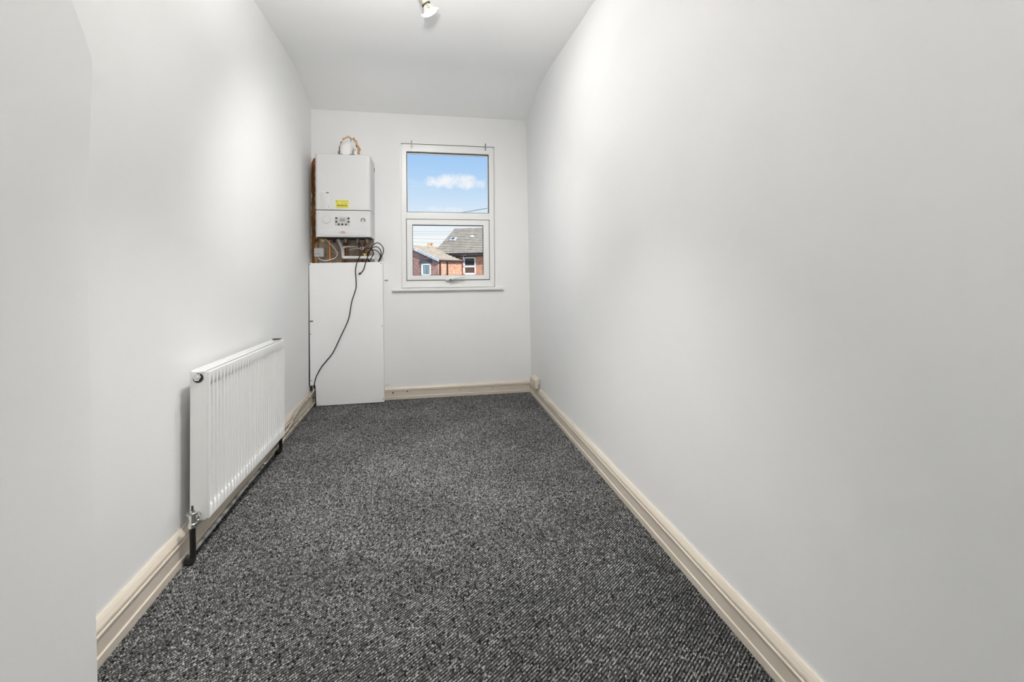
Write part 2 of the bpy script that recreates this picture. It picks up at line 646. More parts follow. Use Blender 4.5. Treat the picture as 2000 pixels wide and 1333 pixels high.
def carpet():
    ang = R(90 - 52)
    a = np.array([math.cos(ang), math.sin(ang)])
    b = np.array([-a[1], a[0]])
    su, sv = .0072, .0047
    nu, nv = int(7 / su), int(7 / sv)
    iu, iv = np.meshgrid(np.arange(-nu // 2, nu), np.arange(-nv // 2, nv), indexing='ij')
    phase = rng.uniform(0, 1, iu.shape[1])[None, :]
    u = (iu + phase + rng.uniform(-.12, .12, iu.shape)) * su
    v = (iv + rng.uniform(-.10, .10, iu.shape)) * sv
    x = u * a[0] + v * b[0]
    y = u * a[1] + v * b[1]
    k = (y > .86) & (y < 4.335) & (x > -.972) & (x < .985) & ~((x < XB) & (y < 1.14))
    dark = ((iv % 2) == 1) ^ (rng.uniform(0, 1, iu.shape) < .08)     # rows of black yarn between rows of grey
    x, y, dark = x[k], y[k], dark[k]
    N = len(x)
    # each loop of yarn: a small ridge, base rectangle + raised back
    L = rng.uniform(.0030, .0036, N)
    W = rng.uniform(.0017, .0021, N)
    H = rng.uniform(.0032, .0048, N) * np.where(dark, .7, 1.0)
    rot = ang + rng.uniform(-.22, .22, N)
    cr, sr = np.cos(rot), np.sin(rot)
    n = 6
    co = np.zeros((N, n, 3), np.float32)
    for q_, (fu, fv, fh) in enumerate(((-1, -1, 0), (1, -1, 0), (1, 1, 0), (-1, 1, 0), (-.5, 0, 1), (.5, 0, 1))):
        px, py = fu * L, fv * W
        co[:, q_, 0] = x + px * cr - py * sr
        co[:, q_, 1] = y + px * sr + py * cr
        co[:, q_, 2] = .0004 + H * fh
    base = np.arange(N, dtype=np.int32) * n
    face = np.array([0, 1, 5, 4, 2, 3, 4, 5, 1, 2, 5, 3, 0, 4], np.int32)
    loops = (base[:, None] + face[None]).ravel()
    cnt = np.tile(np.array([4, 4, 3, 3], np.int32), N)
    start = np.concatenate([[0], np.cumsum(cnt)[:-1]]).astype(np.int32)
    me = bpy.data.meshes.new('carpet_pile')
    me.vertices.add(N * n)
    me.vertices.foreach_set('co', co.ravel())
    me.loops.add(len(loops))
    me.loops.foreach_set('vertex_index', loops)
    me.polygons.add(len(cnt))
    me.polygons.foreach_set('loop_start', start)
    me.polygons.foreach_set('use_smooth', np.ones(len(cnt), bool))
    me.update(calc_edges=True)
    me.materials.append(M['carpet'])
    me.materials.append(M['carpet_dark'])
    me.polygons.foreach_set('material_index', np.repeat(dark.astype(np.int32), 4))
    o_ = bpy.data.objects.new('carpet_pile', me)
    C.objects.link(o_)
    o_.parent = fl
    o_['kind'] = 'stuff'
    o_['label'] = 'black and grey flecked loop pile carpet in diagonal rows'
    return N


carpet()

# skirting boards: torus-moulded profile (distance from wall, height)
SK = [(0, 0), (.027, 0), (.027, .028), (.0225, .031), (.0215, .078), (.026, .081), (.026, .085), (.0165, .0865), (.0165, .0900), (.0205, .0915), (.0195, .098), (.012, .110), (.006, .1165), (0, .1175)]


def skirting(name, p0, p1, side, s=1.0, hts=1.0):
    """profile swept p0->p1; side = unit 2D direction pointing into the room"""
    m_ = MB()
    n_ = len(SK)
    segs = 24
    for k in range(segs + 1):
        t = k / segs
        x = p0[0] + (p1[0] - p0[0]) * t
        y = p0[1] + (p1[1] - p0[1]) * t
        w = random.uniform(-.0007, .0007)
        for d_, h in SK:
            dd = d_ * s + (w if d_ > 0 else -.02)
            m_.v.append((x + side[0] * dd, y + side[1] * dd, h * hts))
    for k in range(segs):
        for i in range(n_):
            j = (i + 1) % n_
            m_.f.append((k * n_ + i, k * n_ + j, (k + 1) * n_ + j, (k + 1) * n_ + i))
    m_.f.append(tuple(range(n_)))
    m_.f.append(tuple(segs * n_ + i for i in range(n_ - 1, -1, -1)))
    return struct(m_.build(name, M['cream']))


bl = skirting('baseboard_left', (-.976, 1.15), (-.976, YW - .004), (1, 0), s=1.12, hts=1.08)
br_ = skirting('baseboard_right', (xr(.2, 0), .2), (xr(YW - .01, 0), YW - .004), (-1, 0), s=.85)
bk = skirting('baseboard_back', (-.36, YW), (xr(YW, 0) - .01, YW), (0, -1), s=.9, hts=.96)
# screw holes and knocks in the back skirting
for i, (x, z, r) in enumerate([(-.286, .063, .007), (-.161, .072, .006), (.142, .012, .004), (.62, .062, .004), (.31, .058, .004)]):
    MB().lathe([(0, r), (.0012, r * .8)], (x, YW - .0205, z), (0, -1, 0), 12).build('screw_hole', M['dark'], bk)

# ------------------------------------------------------------------ window
win = thing('window_1', ((OX0 + OX1) / 2, YW, OZ0), 'white plastic two-pane window in the end wall', 'window')
del win['category']
struct(win)
wx, wz = win.location.x, win.location.z


def ring(x0, x1, z0, z1, ix0, ix1, iz0, iz1, y0, y1):
    """rectangular frame with mitred corners as one mesh"""
    a = [(x0, z0), (x1, z0), (x1, z1), (x0, z1)]
    b = [(ix0, iz0), (ix1, iz0), (ix1, iz1), (ix0, iz1)]
    m_ = MB()
    m_.v = [(p[0] - wx, y0, p[1] - wz) for p in a + b] + [(p[0] - wx, y1, p[1] - wz) for p in a + b]
    for i in range(4):
        j = (i + 1) % 4
        m_.f += [(i, j, 4 + j, 4 + i), (8 + i, 12 + i, 12 + j, 8 + j), (4 + i, 4 + j, 12 + j, 12 + i), (i, 8 + i, 8 + j, j)]
    return m_


FY0, FY1 = .010, .085
# outer frame bars
ring(-.203, .653, 1.004, 2.323, -.155, .603, 1.072, 2.253, FY0, FY1).build('window_frame', M['upvc'], win, bevel=.004)
MB().box(-.156 - wx, .604 - wx, FY0 + .001, FY1 - .001, 1.634 - wz, 1.698 - wz).build('transom', M['upvc'], win, bevel=.004)
# glazing bead, gasket, upper pane
ring(-.156, .604, 1.697, 2.254, -.150, .598, 1.703, 2.247, FY0 + .018, FY0 + .04).build('glazing_gasket', M['gasket'], win)
ring(-.151, .599, 1.702, 2.248, -.146, .594, 1.706, 2.240, FY0 + .03, FY0 + .055).build('glazing_bead', M['upvc'], win)
MB().box(-.150 - wx, .598 - wx, FY0 + .042, FY0 + .046, 1.702 - wz, 2.248 - wz).build('pane', M['glass'], win)
# opening sash
sash = ring(-.157, .600, 1.076, 1.632, -.106, .546, 1.117, 1.583, FY0 - .006, FY1 - .012).build('sash', M['upvc'], win, bevel=.005)
ring(-.1615, .6045, 1.071, 1.637, -.1570, .5995, 1.0765, 1.6315, FY0 - .001, FY0 + .03).build('sash_gasket', M['gasket'], sash)
ring(-.107, .547, 1.116, 1.584, -.1025, .5425, 1.1195, 1.578, FY0 + .012, FY0 + .03).build('glazing_gasket', M['gasket'], sash)
MB().box(-.107 - wx, .547 - wx, FY0 + .034, FY0 + .038, 1.116 - wz, 1.584 - wz).build('pane', M['glass'], sash)
# handle
hd = MB()
hx, hz = .228 - wx, 1.083 - wz
hd.box(hx - .036, hx + .036, -.014, FY0 - .004, hz - .013, hz + .012)
hd.tube([(hx, -.010, hz), (hx, -.034, hz + .002)], .011, 12)
hd.tube(spline([(hx, -.034, hz + .002), (hx + .035, -.042, hz + .010), (hx + .08, -.046, hz + .017), (hx + .128, -.040, hz + .020)], 5), [.012] * 6 + [.010] * 5 + [.008] * 5, 10)
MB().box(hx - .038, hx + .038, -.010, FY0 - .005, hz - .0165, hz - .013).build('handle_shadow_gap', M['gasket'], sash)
hnd = hd.build('handle', M['white_gloss'], sash, smooth=True)
MB().lathe([(0, .0065), (.003, .0055)], (hx + .005, -.045, hz - .004), (0, -1, 0), 14).build('key_button', M['black'], sash)
# mitre joints in the frame corners (hairline)
for (xa, za, xb, zb) in [(-.203, 2.323, -.157, 2.256), (.653, 2.323, .605, 2.256), (-.203, 1.004, -.157, 1.07), (.653, 1.004, .605, 1.07)]:
    MB().tube([(xa - wx, FY0 + .0003, za - wz), (xb - wx, FY0 + .0003, zb - wz)], .0007, 6).build('mitre_joint', M['print_grey'], win)
# beads of plaster trim round the head and right jamb
MB().box(-.207 - wx, .668 - wx, -.005, FY0, 2.3225 - wz, 2.334 - wz).build('head_trim', M['upvc'], win, bevel=.002)
MB().box(.6525 - wx, .667 - wx, -.004, FY0, 1.002 - wz, 2.324 - wz).build('jamb_trim', M['upvc'], win, bevel=.002)
MB().box(-.2135 - wx, -.2025 - wx, -.0025, FY0, 1.002 - wz, 2.324 - wz).build('jamb_trim', M['upvc'], win, bevel=.001)
MB().box(-.203 - wx, .653 - wx, FY0 - .004, FY0 + .002, 2.3205 - wz, 2.3228 - wz).build('head_gap', M['gasket'], win)
MB().box(.6505 - wx, .653 - wx, FY0 - .004, FY0 + .002, 1.004 - wz, 2.322 - wz).build('jamb_gap', M['gasket'], win)
MB().box(-.203 - wx, .653 - wx, FY0 - .004, FY0 + .002, 1.0032 - wz, 1.0052 - wz).build('sill_gap', M['gasket'], win)
# sill board
MB().box(-.289 - wx, .727 - wx, -.030, .02, .978 - wz, 1.003 - wz).build('sill', M['upvc'], win, bevel=.004)
# little curtain-wire hooks on the head
for i, x in enumerate((-.107, .570)):
    hk = thing('curtain_hook', (x, YW - .005, 2.322), 'small metal curtain wire hook on the window head ' + ('beside the boiler end' if i == 0 else 'nearest the plain right wall'), 'hook')
    MB().box(-.006, .006, -.003, -.001, -.040, .022).build('plate', M['steel'], hk, bevel=.001)
    MB().tube(spline([(0, -.003, .012), (0, -.016, .010), (0, -.020, .018), (0, -.016, .025)], 4), .0028, 8).build('cup', M['steel'], hk, smooth=True)
    MB().lathe([(0, .0035), (.002, .003)], (0, -.003, -.028), (0, -1, 0), 10).build('screw', M['black'], hk)
    MB().lathe([(0, .0035), (.002, .003)], (0, -.003, -.008), (0, -1, 0), 10).build('screw', M['black'], hk)

# ------------------------------------------------------------------ scars on the window wall: bare plaster and torn flue hole
pp = [(-.930, 2.155), (-.940, 2.162), (-.951, 2.150), (-.958, 2.134), (-.966, 2.118), (-.9665, 2.05), (-.9700, 1.99), (-.968, 1.93), (-.9715, 1.85), (-.969, 1.77), (-.9705, 1.69),
      (-.9695, 1.60), (-.971, 1.52), (-.9695, 1.43), (-.9715, 1.36), (-.967, 1.31), (-.9705, 1.20), (-.43, 1.20), (-.437, 1.26), (-.452, 1.30), (-.448, 1.34), (-.456, 1.37), (-.444, 1.405), (-.440, 1.43), (-.47, 1.46), (-.47, 1.52), (-.86, 1.52), (-.86, 2.13)]
ox, oz = -.972, 1.20
MB().prism([(x - ox, z - oz) for x, z in pp], -.006, .01, 'y').build('bare_plaster', M['plaster'], wb, loc=(ox, YW, oz))
# flakes of skim left along the edge
fk = MB()
for i in range(16):
    z = 1.24 + .9 * i / 15 + random.uniform(-.02, .02)
    w, h = random.uniform(.004, .011), random.uniform(.02, .05)
    x = -.9745 + random.uniform(0, .004)
    fk.prism([(x, z - h), (x + w * .6, z - h * .4), (x + w, z), (x + w * .4, z + h * .7), (x, z + h)], YW - .011, YW, 'y')
fk.build('plaster_flakes', M['wall'], wb)
# pale tan scrim showing at the boiler side of the strip
sc = MB()
for (za, zb, w) in [(1.22, 1.42, .014), (1.45, 1.66, .009), (1.70, 1.86, .012), (1.90, 2.05, .010)]:
    pts = [(-.922, za), (-.922, zb)]
    k = 7
    for j in range(k + 1):
        pts.append((-.924 - w * (.5 + .5 * math.sin(j * 1.9 + za * 9)) - .010, zb - (zb - za) * j / k))
    sc.prism(pts, YW - .009, YW, 'y')
sc.build('scrim_edge', noise_mat('tan_scrim', [(.3, (.42, .27, .12)), (.7, (.62, .46, .26))], 18, rough=.9), wb)

fo = MB()   # torn hole edge around the flue
K = 40
cxh, czh, rx0, rz0 = -.655, 2.226, .077, .122
ring_in, ring_out = [], []
for k in range(K + 1):
    a = R(-8) + R(196) * k / K
    tq = k / K
    wid = .021 if tq < .36 else (.006 if tq < .44 else (.015 if tq < .68 else .006))
    wid *= random.uniform(.6, 1.35)
    ring_in.append((cxh + rx0 * math.cos(a), czh + rz0 * math.sin(a)))
    ring_out.append((cxh + (rx0 + wid) * math.cos(a), czh + (rz0 + wid) * math.sin(a)))
for k in range(K):
    fo.prism([ring_in[k], ring_in[k + 1], ring_out[k + 1], ring_out[k]], YW - .005, YW + .003, 'y')
fo.build('torn_flue_hole', M['torn'], wb)
fg = MB()
for (x, z, w, h) in [(-.7355, 2.215, .0025, .012), (-.733, 2.255, .002, .012), (-.590, 2.283, .003, .006), (-.587, 2.272, .003, .005), (-.718, 2.305, .004, .006), (-.635, 2.33, .002, .012)]:
    fg.box(x - w, x + w, YW - .007, YW, z - h, z + h)
fg.build('plaster_cracks', M['dark'], wb)

# ------------------------------------------------------------------ boiler
BX, BZ = -.653, 1.444
bo = thing('combi_boiler', (BX, YW, BZ), 'white wall-hung gas boiler with yellow sticker and round black buttons', 'boiler')
W2, D = .2185, .318


def rounded(w2, d, r, n=5):
    """plan outline (x, y) of a box from the wall out to d, front corners rounded"""
    pts = [(-w2, 0.0)]
    for k in range(n + 1):
        a = math.pi + .5 * math.pi * k / n
        pts.append((-w2 + r + r * math.cos(a), -(d - r) + r * math.sin(a)))
    for k in range(n + 1):
        a = 1.5 * math.pi + .5 * math.pi * k / n
        pts.append((w2 - r + r * math.cos(a), -(d - r) + r * math.sin(a)))
    pts.append((w2, 0.0))
    return pts


MB().prism(rounded(W2 - .004, D - .02, .02), .006, .676, 'z').build('chassis', M['boiler'], bo, bevel=.002)
MB().prism([(x, y) for x, y in rounded(W2, D, .024)], .222, .682, 'z').build('front_cover', M['boiler'], bo, smooth=True, bevel=.006)
cp = MB().prism(rounded(W2, D, .024), 0.0, .2175, 'z').build('control_panel', M['boiler'], bo, smooth=True, bevel=.005)
# shallow raised smile moulding on the panel
sm = MB()
K = 24
up, lo = [], []
for k in range(K + 1):
    t = k / K
    x = -.185 + .37 * t
    up.append((x, .058 - .010 * math.sin(math.pi * t)))
    lo.append((x, .018 - .010 * math.sin(math.pi * t) * .8))
sm.prism(up + lo[::-1], -D - .003, -D + .004, 'y').build('panel_moulding', M['boiler'], cp, bevel=.002)
FX = lambda x: x - BX
FZ = lambda z: z - BZ
# blanked clock dial
rg = MB()
for k in range(40):
    a0, a1 = 2 * math.pi * k / 40, 2 * math.pi * (k + 1) / 40
    for_r = [(.0300, .0312)]
    for r0, r1 in for_r:
        rg.prism([(FX(-.785) + r * math.cos(a), FZ(1.584) + r * math.sin(a)) for r, a in ((r0, a0), (r1, a0), (r1, a1), (r0, a1))], -D - .0012, -D + .002, 'y')
rg.build('dial_groove', M['print_grey'], cp)
MB().lathe([(0, .0295), (.002, .029), (.003, .026)], (FX(-.785), -D, FZ(1.584)), (0, -1, 0), 40).build('dial_blank', M['boiler'], cp, smooth=True)
MB().box(FX(-.7185), FX(-.602), -D - .0025, -D + .002, FZ(1.5375), FZ(1.610)).build('display_plate', M['grey_plate'], cp, bevel=.003)
MB().box(FX(-.679), FX(-.640), -D - .0038, -D + .002, FZ(1.5725), FZ(1.595)).build('screen', M['lcd'], cp, bevel=.001)
for x, z in [(-.707, 1.598), (-.7075, 1.5695), (-.689, 1.548), (-.6605, 1.548), (-.632, 1.548), (-.612, 1.5695), (-.612, 1.598)]:
    MB().lathe([(0, .0076), (.004, .0074), (.0052, .006)], (FX(x), -D - .002, FZ(z)), (0, -1, 0), 18).build('button', M['black'], cp, smooth=True)
MB().lathe([(0, .0195), (.003, .0195), (.0042, .018)], (FX(-.497), -D, FZ(1.583)), (0, -1, 0), 28).build('pressure_gauge', M['boiler'], cp, smooth=True)
ga = MB()
for k in range(26):
    a0 = R(-40) + R(260) * k / 26
    a1 = R(-40) + R(260) * (k + 1) / 26
    ga.prism([(FX(-.497) + r * math.cos(a), FZ(1.583) + r * math.sin(a)) for r, a in ((.0125, a0), (.0182, a0), (.0182, a1), (.0125, a1))], -D - .0052, -D - .002, 'y')
ga.build('gauge_scale', M['print_black'], cp)
MB().lathe([(0, .004), (.003, .003)], (FX(-.497), -D - .004, FZ(1.583)), (0, -1, 0), 14).build('gauge_hub', M['print_black'], cp)
for x in (-.845, -.468):
    MB().lathe([(0, .005), (.001, .004)], (FX(x), -D - .0003, FZ(1.640)), (0, -1, 0), 12).build('screw_cap', M['grey_plate'], cp)
# maker's badge : grey oval rim, red lettering and swoosh
bd = MB()
for k in range(36):
    a0, a1 = 2 * math.pi * k / 36, 2 * math.pi * (k + 1) / 36
    bd.prism([(FX(-.657) + r * .0275 * math.cos(a), FZ(1.4825) + r * .0105 * math.sin(a)) for r, a in ((.90, a0), (1.0, a0), (1.0, a1), (.90, a1))], -D - .0058, -D - .002, 'y')
bd.build('badge_rim', M['print_grey'], cp)
text_mesh('badge_lettering', 'BAXI', .0115, M['print_red'], cp, (FX(-.657), -D - .0045, FZ(1.4850)), bold=.0004)
sw = MB()
for k in range(12):
    a0, a1 = R(215) + R(110) * k / 12, R(215) + R(110) * (k + 1) / 12
    sw.prism([(FX(-.657) + r * .022 * math.cos(a), FZ(1.4845) + r * .0085 * math.sin(a)) for r, a in ((.85, a0), (1.0, a0), (1.0, a1), (.85, a1))], -D - .0052, -D - .002, 'y')
sw.build('badge_swoosh', M['print_red'], cp)
# instruction label: fine printed lines, bold heading mark, small symbols
lb = MB().box(FX(-.846), FX(-.757), -D - .0006, -D + .001, FZ(1.672), FZ(1.826)).build('instruction_label', M['paper'], bo)
ln_ = MB()
for i in range(17):
    z = 1.806 - .0078 * i
    w = [.030, .040, .046, .034, .028, .056, .024, .040, .040, .044, .042, .048, .054, .050, .036, .046, .040][i]
    ln_.box(FX(-.842), FX(-.838), -D - .0009, -D, FZ(z), FZ(z + .0020))
    ln_.box(FX(-.834), FX(-.834 + w), -D - .0009, -D, FZ(z), FZ(z + .0020))
ln_.build('print_lines', M['print_grey'], lb)
text_mesh('label_heading', 'baxi', .0135, M['print_black'], lb, (FX(-.7755), -D - .0009, FZ(1.8075)), bold=.0009, sx=.9)
MB().box(FX(-.770), FX(-.764), -D - .0009, -D, FZ(1.690), FZ(1.696)).box(FX(-.769), FX(-.765), -D - .0009, -D, FZ(1.709), FZ(1.7115)).build('label_symbol', M['print_black'], lb)
# yellow service sticker
sk = MB().prism([(FX(-.713), FZ(1.6805)), (FX(-.609), FZ(1.6835)), (FX(-.6115), FZ(1.7490)), (FX(-.712), FZ(1.7475))], -D - .0008, -D + .001, 'y').build('service_sticker', M['sticker'], bo)
sk['label'] = 'yellow service sticker with olive and black lettering'
text_mesh('sticker_lettering', 'BILLY DOWLING', .0155, M['print_olive'], sk, (FX(-.6620), -D - .0012, FZ(1.7385)), sx=.86)
text_mesh('sticker_lettering', '0151 730 9040', .0160, M['print_olive'], sk, (FX(-.6620), -D - .0012, FZ(1.7215)), sx=.90)
text_mesh('sticker_lettering', 'ARNISON', .0215, M['print_black'], sk, (FX(-.6620), -D - .0012, FZ(1.7025)), sx=.92, bold=.0006)
MB().box(FX(-.708), FX(-.614), -D - .0011, -D, FZ(1.6858), FZ(1.6880)).build('sticker_rule', M['print_olive'], sk)
# flue: turret on top, elbow back to the wall
fx, fy = FX(-.655), -.15
MB().lathe([(.676, .068), (.690, .068), (.692, .052), (.70, .052)], (fx, fy, 0), (0, 0, 1), 32).build('flue_collar', M['black'], bo, smooth=True)
fe = MB()
path = [(fx, fy, .69), (fx, fy, .725), (fx, fy + .006, .755), (fx, fy + .03, .785), (fx, fy + .065, .797), (fx, -.02, .800), (fx, -.001, .801)]
fe.tube(spline(path, 4), .050, 28)
fe.build('flue_elbow', M['white_gloss'], bo, smooth=True)
MB().tube([(FX(-.586), -.10, .676), (FX(-.586), -.10, .742), (FX(-.588), -.06, .78), (FX(-.59), -.001, .79)], .016, 14).build('flue_sample_pipe', M['white_gloss'], bo, smooth=True)
# black clips on top
for x0, x1 in [(-.690, -.662), (-.605, -.560)]:
    MB().box(FX(x0), FX(x1), -.30, -.27, .681, .689).build('top_clip', M['black'], bo)
# side latch and drip edge under the right flank
MB().box(W2 - .001, W2 + .003, -.035, -.02, .60, .64).build('side_latch', M['black'], bo)
# underside connections
for x, r in [(-.759, .014), (-.664, .016), (-.569, .015), (-.491, .015)]:
    MB().lathe([(0, r), (-.018, r), (-.019, r * .7), (-.04, r * .7)], (FX(x), -.13, .006), (0, 0, 1), 14).build('union_nut', M['steel'] if x > -.7 else M['gasket'], bo, smooth=True)
MB().box(FX(-.860), FX(-.832), -.15, -.12, -.030, .006).build('gas_cock', M['brass'], bo, bevel=.004)
MB().lathe([(0, .005), (.004, .005)], (FX(-.846), -.15, -.012), (0, -1, 0), 12).build('gas_cock_screw', M['black'], bo)
MB().box(-W2 + .01, W2 - .01, -D + .03, -.01, -.004, .006).build('base_tray', M['dark'], bo)

# ------------------------------------------------------------------ pipes under the boiler
def pipe(name, pts, r, m_, label, cat='pipe', group=None, per=0, n=14):
    p0 = Vector(pts[0])
    P = [Vector(p) - p0 for p in (spline(pts, per) if per else pts)]
    o_ = MB().tube(P, r, n).build(name, m_, loc=p0, smooth=True)
    return tag(o_, label, cat, group)


yo = lambda off: YW - off
pipe('copper_pipe', [(-.809, yo(.05), .10), (-.8095, yo(.05), 1.30), (-.810, yo(.05), 1.436)], .0108, M['copper'], 'bright copper pipe dropping under the boiler beside the white control box')
pipe('tarnished_pipe', [(-.672, yo(.04), .10), (-.672, yo(.04), 1.43)], .0110, M['copper_dark'], 'dark tarnished copper pipe behind the white waste pipe elbow')
pipe('tarnished_pipe', [(-.698, yo(.035), .10), (-.698, yo(.035), 1.35), (-.690, yo(.045), 1.40), (-.665, yo(.11), 1.425)], .0110, M['copper_dark'], 'dark copper pipe bending up to the boiler beneath its badge')
pipe('tarnished_pipe', [(-.5575, yo(.05), .10), (-.5575, yo(.05), 1.38), (-.562, yo(.09), 1.415), (-.568, yo(.13), 1.43)], .0105, M['copper_dark'], 'reddish copper pipe under the boiler, left of the twin pair')
pipe('tarnished_pipe', [(-.5195, yo(.05), .10), (-.5195, yo(.05), 1.38), (-.508, yo(.09), 1.415), (-.494, yo(.13), 1.43)], .0105, M['copper_dark'], 'reddish copper pipe under the boiler, right of the twin pair')
MB_ = MB().lathe([(-.02, .0145), (.02, .0145)], (0, 0, 0), (0, 0, 1), 6)
o = MB_.build('pipe_coupling', M['brass'], loc=(-.5195, yo(.05), 1.30))
tag(o, 'yellow brass coupling on the right twin copper pipe', 'fitting')
# white plastic condensate waste
cw = thing('condensate_pipe', (-.695, yo(.085), 1.284), 'white plastic waste pipe bent into a Z under the boiler', 'pipe')
def rel(pts, o_):
    return [tuple(Vector(p) - o_.location) for p in pts]
MB().tube(rel([(-.735, yo(.09), 1.446), (-.701, yo(.085), 1.362)], cw), .0125, 16).build('upper_run', M['pvc'], cw, smooth=True)
MB().tube(rel([(-.7015, yo(.085), 1.366), (-.6975, yo(.085), 1.345), (-.695, yo(.085), 1.292)], cw), .0142, 16).build('elbow', M['pvc'], cw, smooth=True)
MB().tube(rel([(-.6965, yo(.085), 1.300), (-.6955, yo(.085), 1.288), (-.690, yo(.085), 1.283), (-.680, yo(.085), 1.2825), (-.491, yo(.085), 1.281), (-.455, yo(.085), 1.281)], cw), .0132, 16).build('lower_run', M['pvc'], cw, smooth=True)
MB().tube(rel([(-.47, yo(.085), 1.281), (-.435, yo(.085), 1.281)], cw), .0165, 16).build('end_socket', M['pvc'], cw, smooth=True)
# white filling lever
lv = thing('filling_loop', (-.684, yo(.10), 1.372), 'white filling loop lever clipped to the waste pipe under the boiler', 'valve')
MB().tube(rel(spline([(-.690, yo(.10), 1.368), (-.670, yo(.105), 1.3745), (-.640, yo(.11), 1.3765), (-.605, yo(.115), 1.376), (-.573, yo(.118), 1.3735)], 5), lv), [.0085] * 5 + [.007] * 5 + [.006] * 5 + [.005] * 6, 12).build('lever', M['pvc'], lv, smooth=True)
MB().lathe([(-.012, .011), (.012, .011)], rel([(-.684, yo(.10), 1.372)], lv)[0], (0, 1, .2), 14).build('boss', M['pvc'], lv, smooth=True)
tw = thing('tied_lead', (-.560, yo(.11), 1.348), 'pale lead ending in a white and blue connector beside the twin pipes', 'cable')
MB().tube(rel(spline([(-.640, yo(.10), 1.348), (-.615, yo(.103), 1.355), (-.592, yo(.105), 1.3595), (-.544, yo(.11), 1.360)], 5), tw), .0036, 8).build('lead', M['pvc'], tw, smooth=True)
MB().box(*[v for ab in ((-.546 + .560, -.520 + .560), (-.012, .012), (1.349 - 1.348, 1.374 - 1.348)) for v in ab]).build('connector', M['pvc'], tw, bevel=.003)
MB().box(-.540 + .560, -.528 + .560, -.0135, 0, .006, .022).build('connector_band', mat('blue_print', (.07, .06, .30), .6), tw)
# control / receiver box with its white lead
rb = thing('receiver_box', (-.9005, yo(.02), 1.2875), 'small white square control box with indicator dots beside the copper pipe', 'control box')
MB().box(-.0405, .0405, -.036, -.004, 0, .080).build('case', M['white_gloss'], rb, bevel=.007)
MB().box(-.030, .030, -.006, .016, .01, .07).build('back_plate', M['grey_plate'], rb)
for i, (x, m_) in enumerate([(-.027, M['print_black']), (-.0085, M['print_black']), (.006, M['print_red'])]):
    MB().box(x - .003, x + .003, -.0368, -.035, .026, .031).build('indicator', m_, rb)
text_mesh('case_lettering', 'RF', .008, M['print_grey'], rb, (-.027, -.0366, .0135))
wc = pipe('white_lead', [(-.911, yo(.035), 1.289), (-.903, yo(.045), 1.277), (-.888, yo(.055), 1.266), (-.854, yo(.075), 1.256), (-.82, yo(.078), 1.259), (-.793, yo(.075), 1.267), (-.763, yo(.07), 1.280),
                         (-.746, yo(.07), 1.305), (-.748, yo(.072), 1.33), (-.774, yo(.08), 1.372), (-.815, yo(.10), 1.421), (-.837, yo(.14), 1.447)], .0042, M['pvc'],
          'white flex looping from the control box round the copper pipe to the boiler', 'cable', per=6, n=8)

# ------------------------------------------------------------------ black cables
drop = [(-.517, yo(.095), 1.352), (-.528, yo(.108), 1.335), (-.550, yo(.118), 1.293), (-.573, yo(.1225), 1.244), (-.587, yo(.1225), 1.173), (-.583, yo(.1225), 1.075), (-.586, yo(.1225), 1.009), (-.621, yo(.1225), .896), (-.648, yo(.1225), .749),
        (-.713, yo(.1225), .603), (-.777, yo(.1225), .466), (-.832, yo(.1225), .395), (-.874, yo(.1225), .342), (-.914, yo(.1225), .265), (-.930, yo(.121), .205), (-.934, yo(.09), .17), (-.936, yo(.05), .12)]
pipe('black_cable', drop, .0042, M['black'], 'long black cable snaking down the white panel into its bottom notch', 'cable', per=7, n=8)
coil = [(-.556, yo(.1225), 1.140), (-.547, yo(.1225), 1.143), (-.520, yo(.1225), 1.178), (-.503, yo(.1225), 1.235), (-.486, yo(.118), 1.286), (-.474, yo(.105), 1.318), (-.449, yo(.098), 1.381), (-.404, yo(.095), 1.411), (-.362, yo(.095), 1.378),
        (-.354, yo(.095), 1.335), (-.371, yo(.093), 1.288), (-.392, yo(.085), 1.252), (-.43, yo(.06), 1.225), (-.472, yo(.06), 1.235), (-.483, yo(.085), 1.272), (-.477, yo(.09), 1.33), (-.442, yo(.09), 1.370), (-.407, yo(.09), 1.374),
        (-.379, yo(.088), 1.346), (-.375, yo(.085), 1.310), (-.389, yo(.08), 1.270), (-.41, yo(.065), 1.235), (-.45, yo(.055), 1.215), (-.485, yo(.07), 1.25), (-.489, yo(.10), 1.315), (-.462, yo(.103), 1.344), (-.427, yo(.102), 1.346),
        (-.396, yo(.10), 1.327), (-.381, yo(.096), 1.295), (-.392, yo(.085), 1.252), (-.43, yo(.06), 1.22), (-.471, yo(.075), 1.24), (-.461, yo(.098), 1.272), (-.437, yo(.105), 1.312), (-.447, yo(.108), 1.344), (-.468, yo(.11), 1.360), (-.496, yo(.11), 1.361), (-.522, yo(.10), 1.348)]
co_ = pipe('coiled_cable', coil, .0042, M['black'], 'black cable coiled in loops over the top right corner of the white panel', 'cable', per=6, n=8)
MB().tube([(-.004, 0, 0), (.010, 0, .003)], .0075, 10).build('plug_end', M['black'], co_, smooth=True)

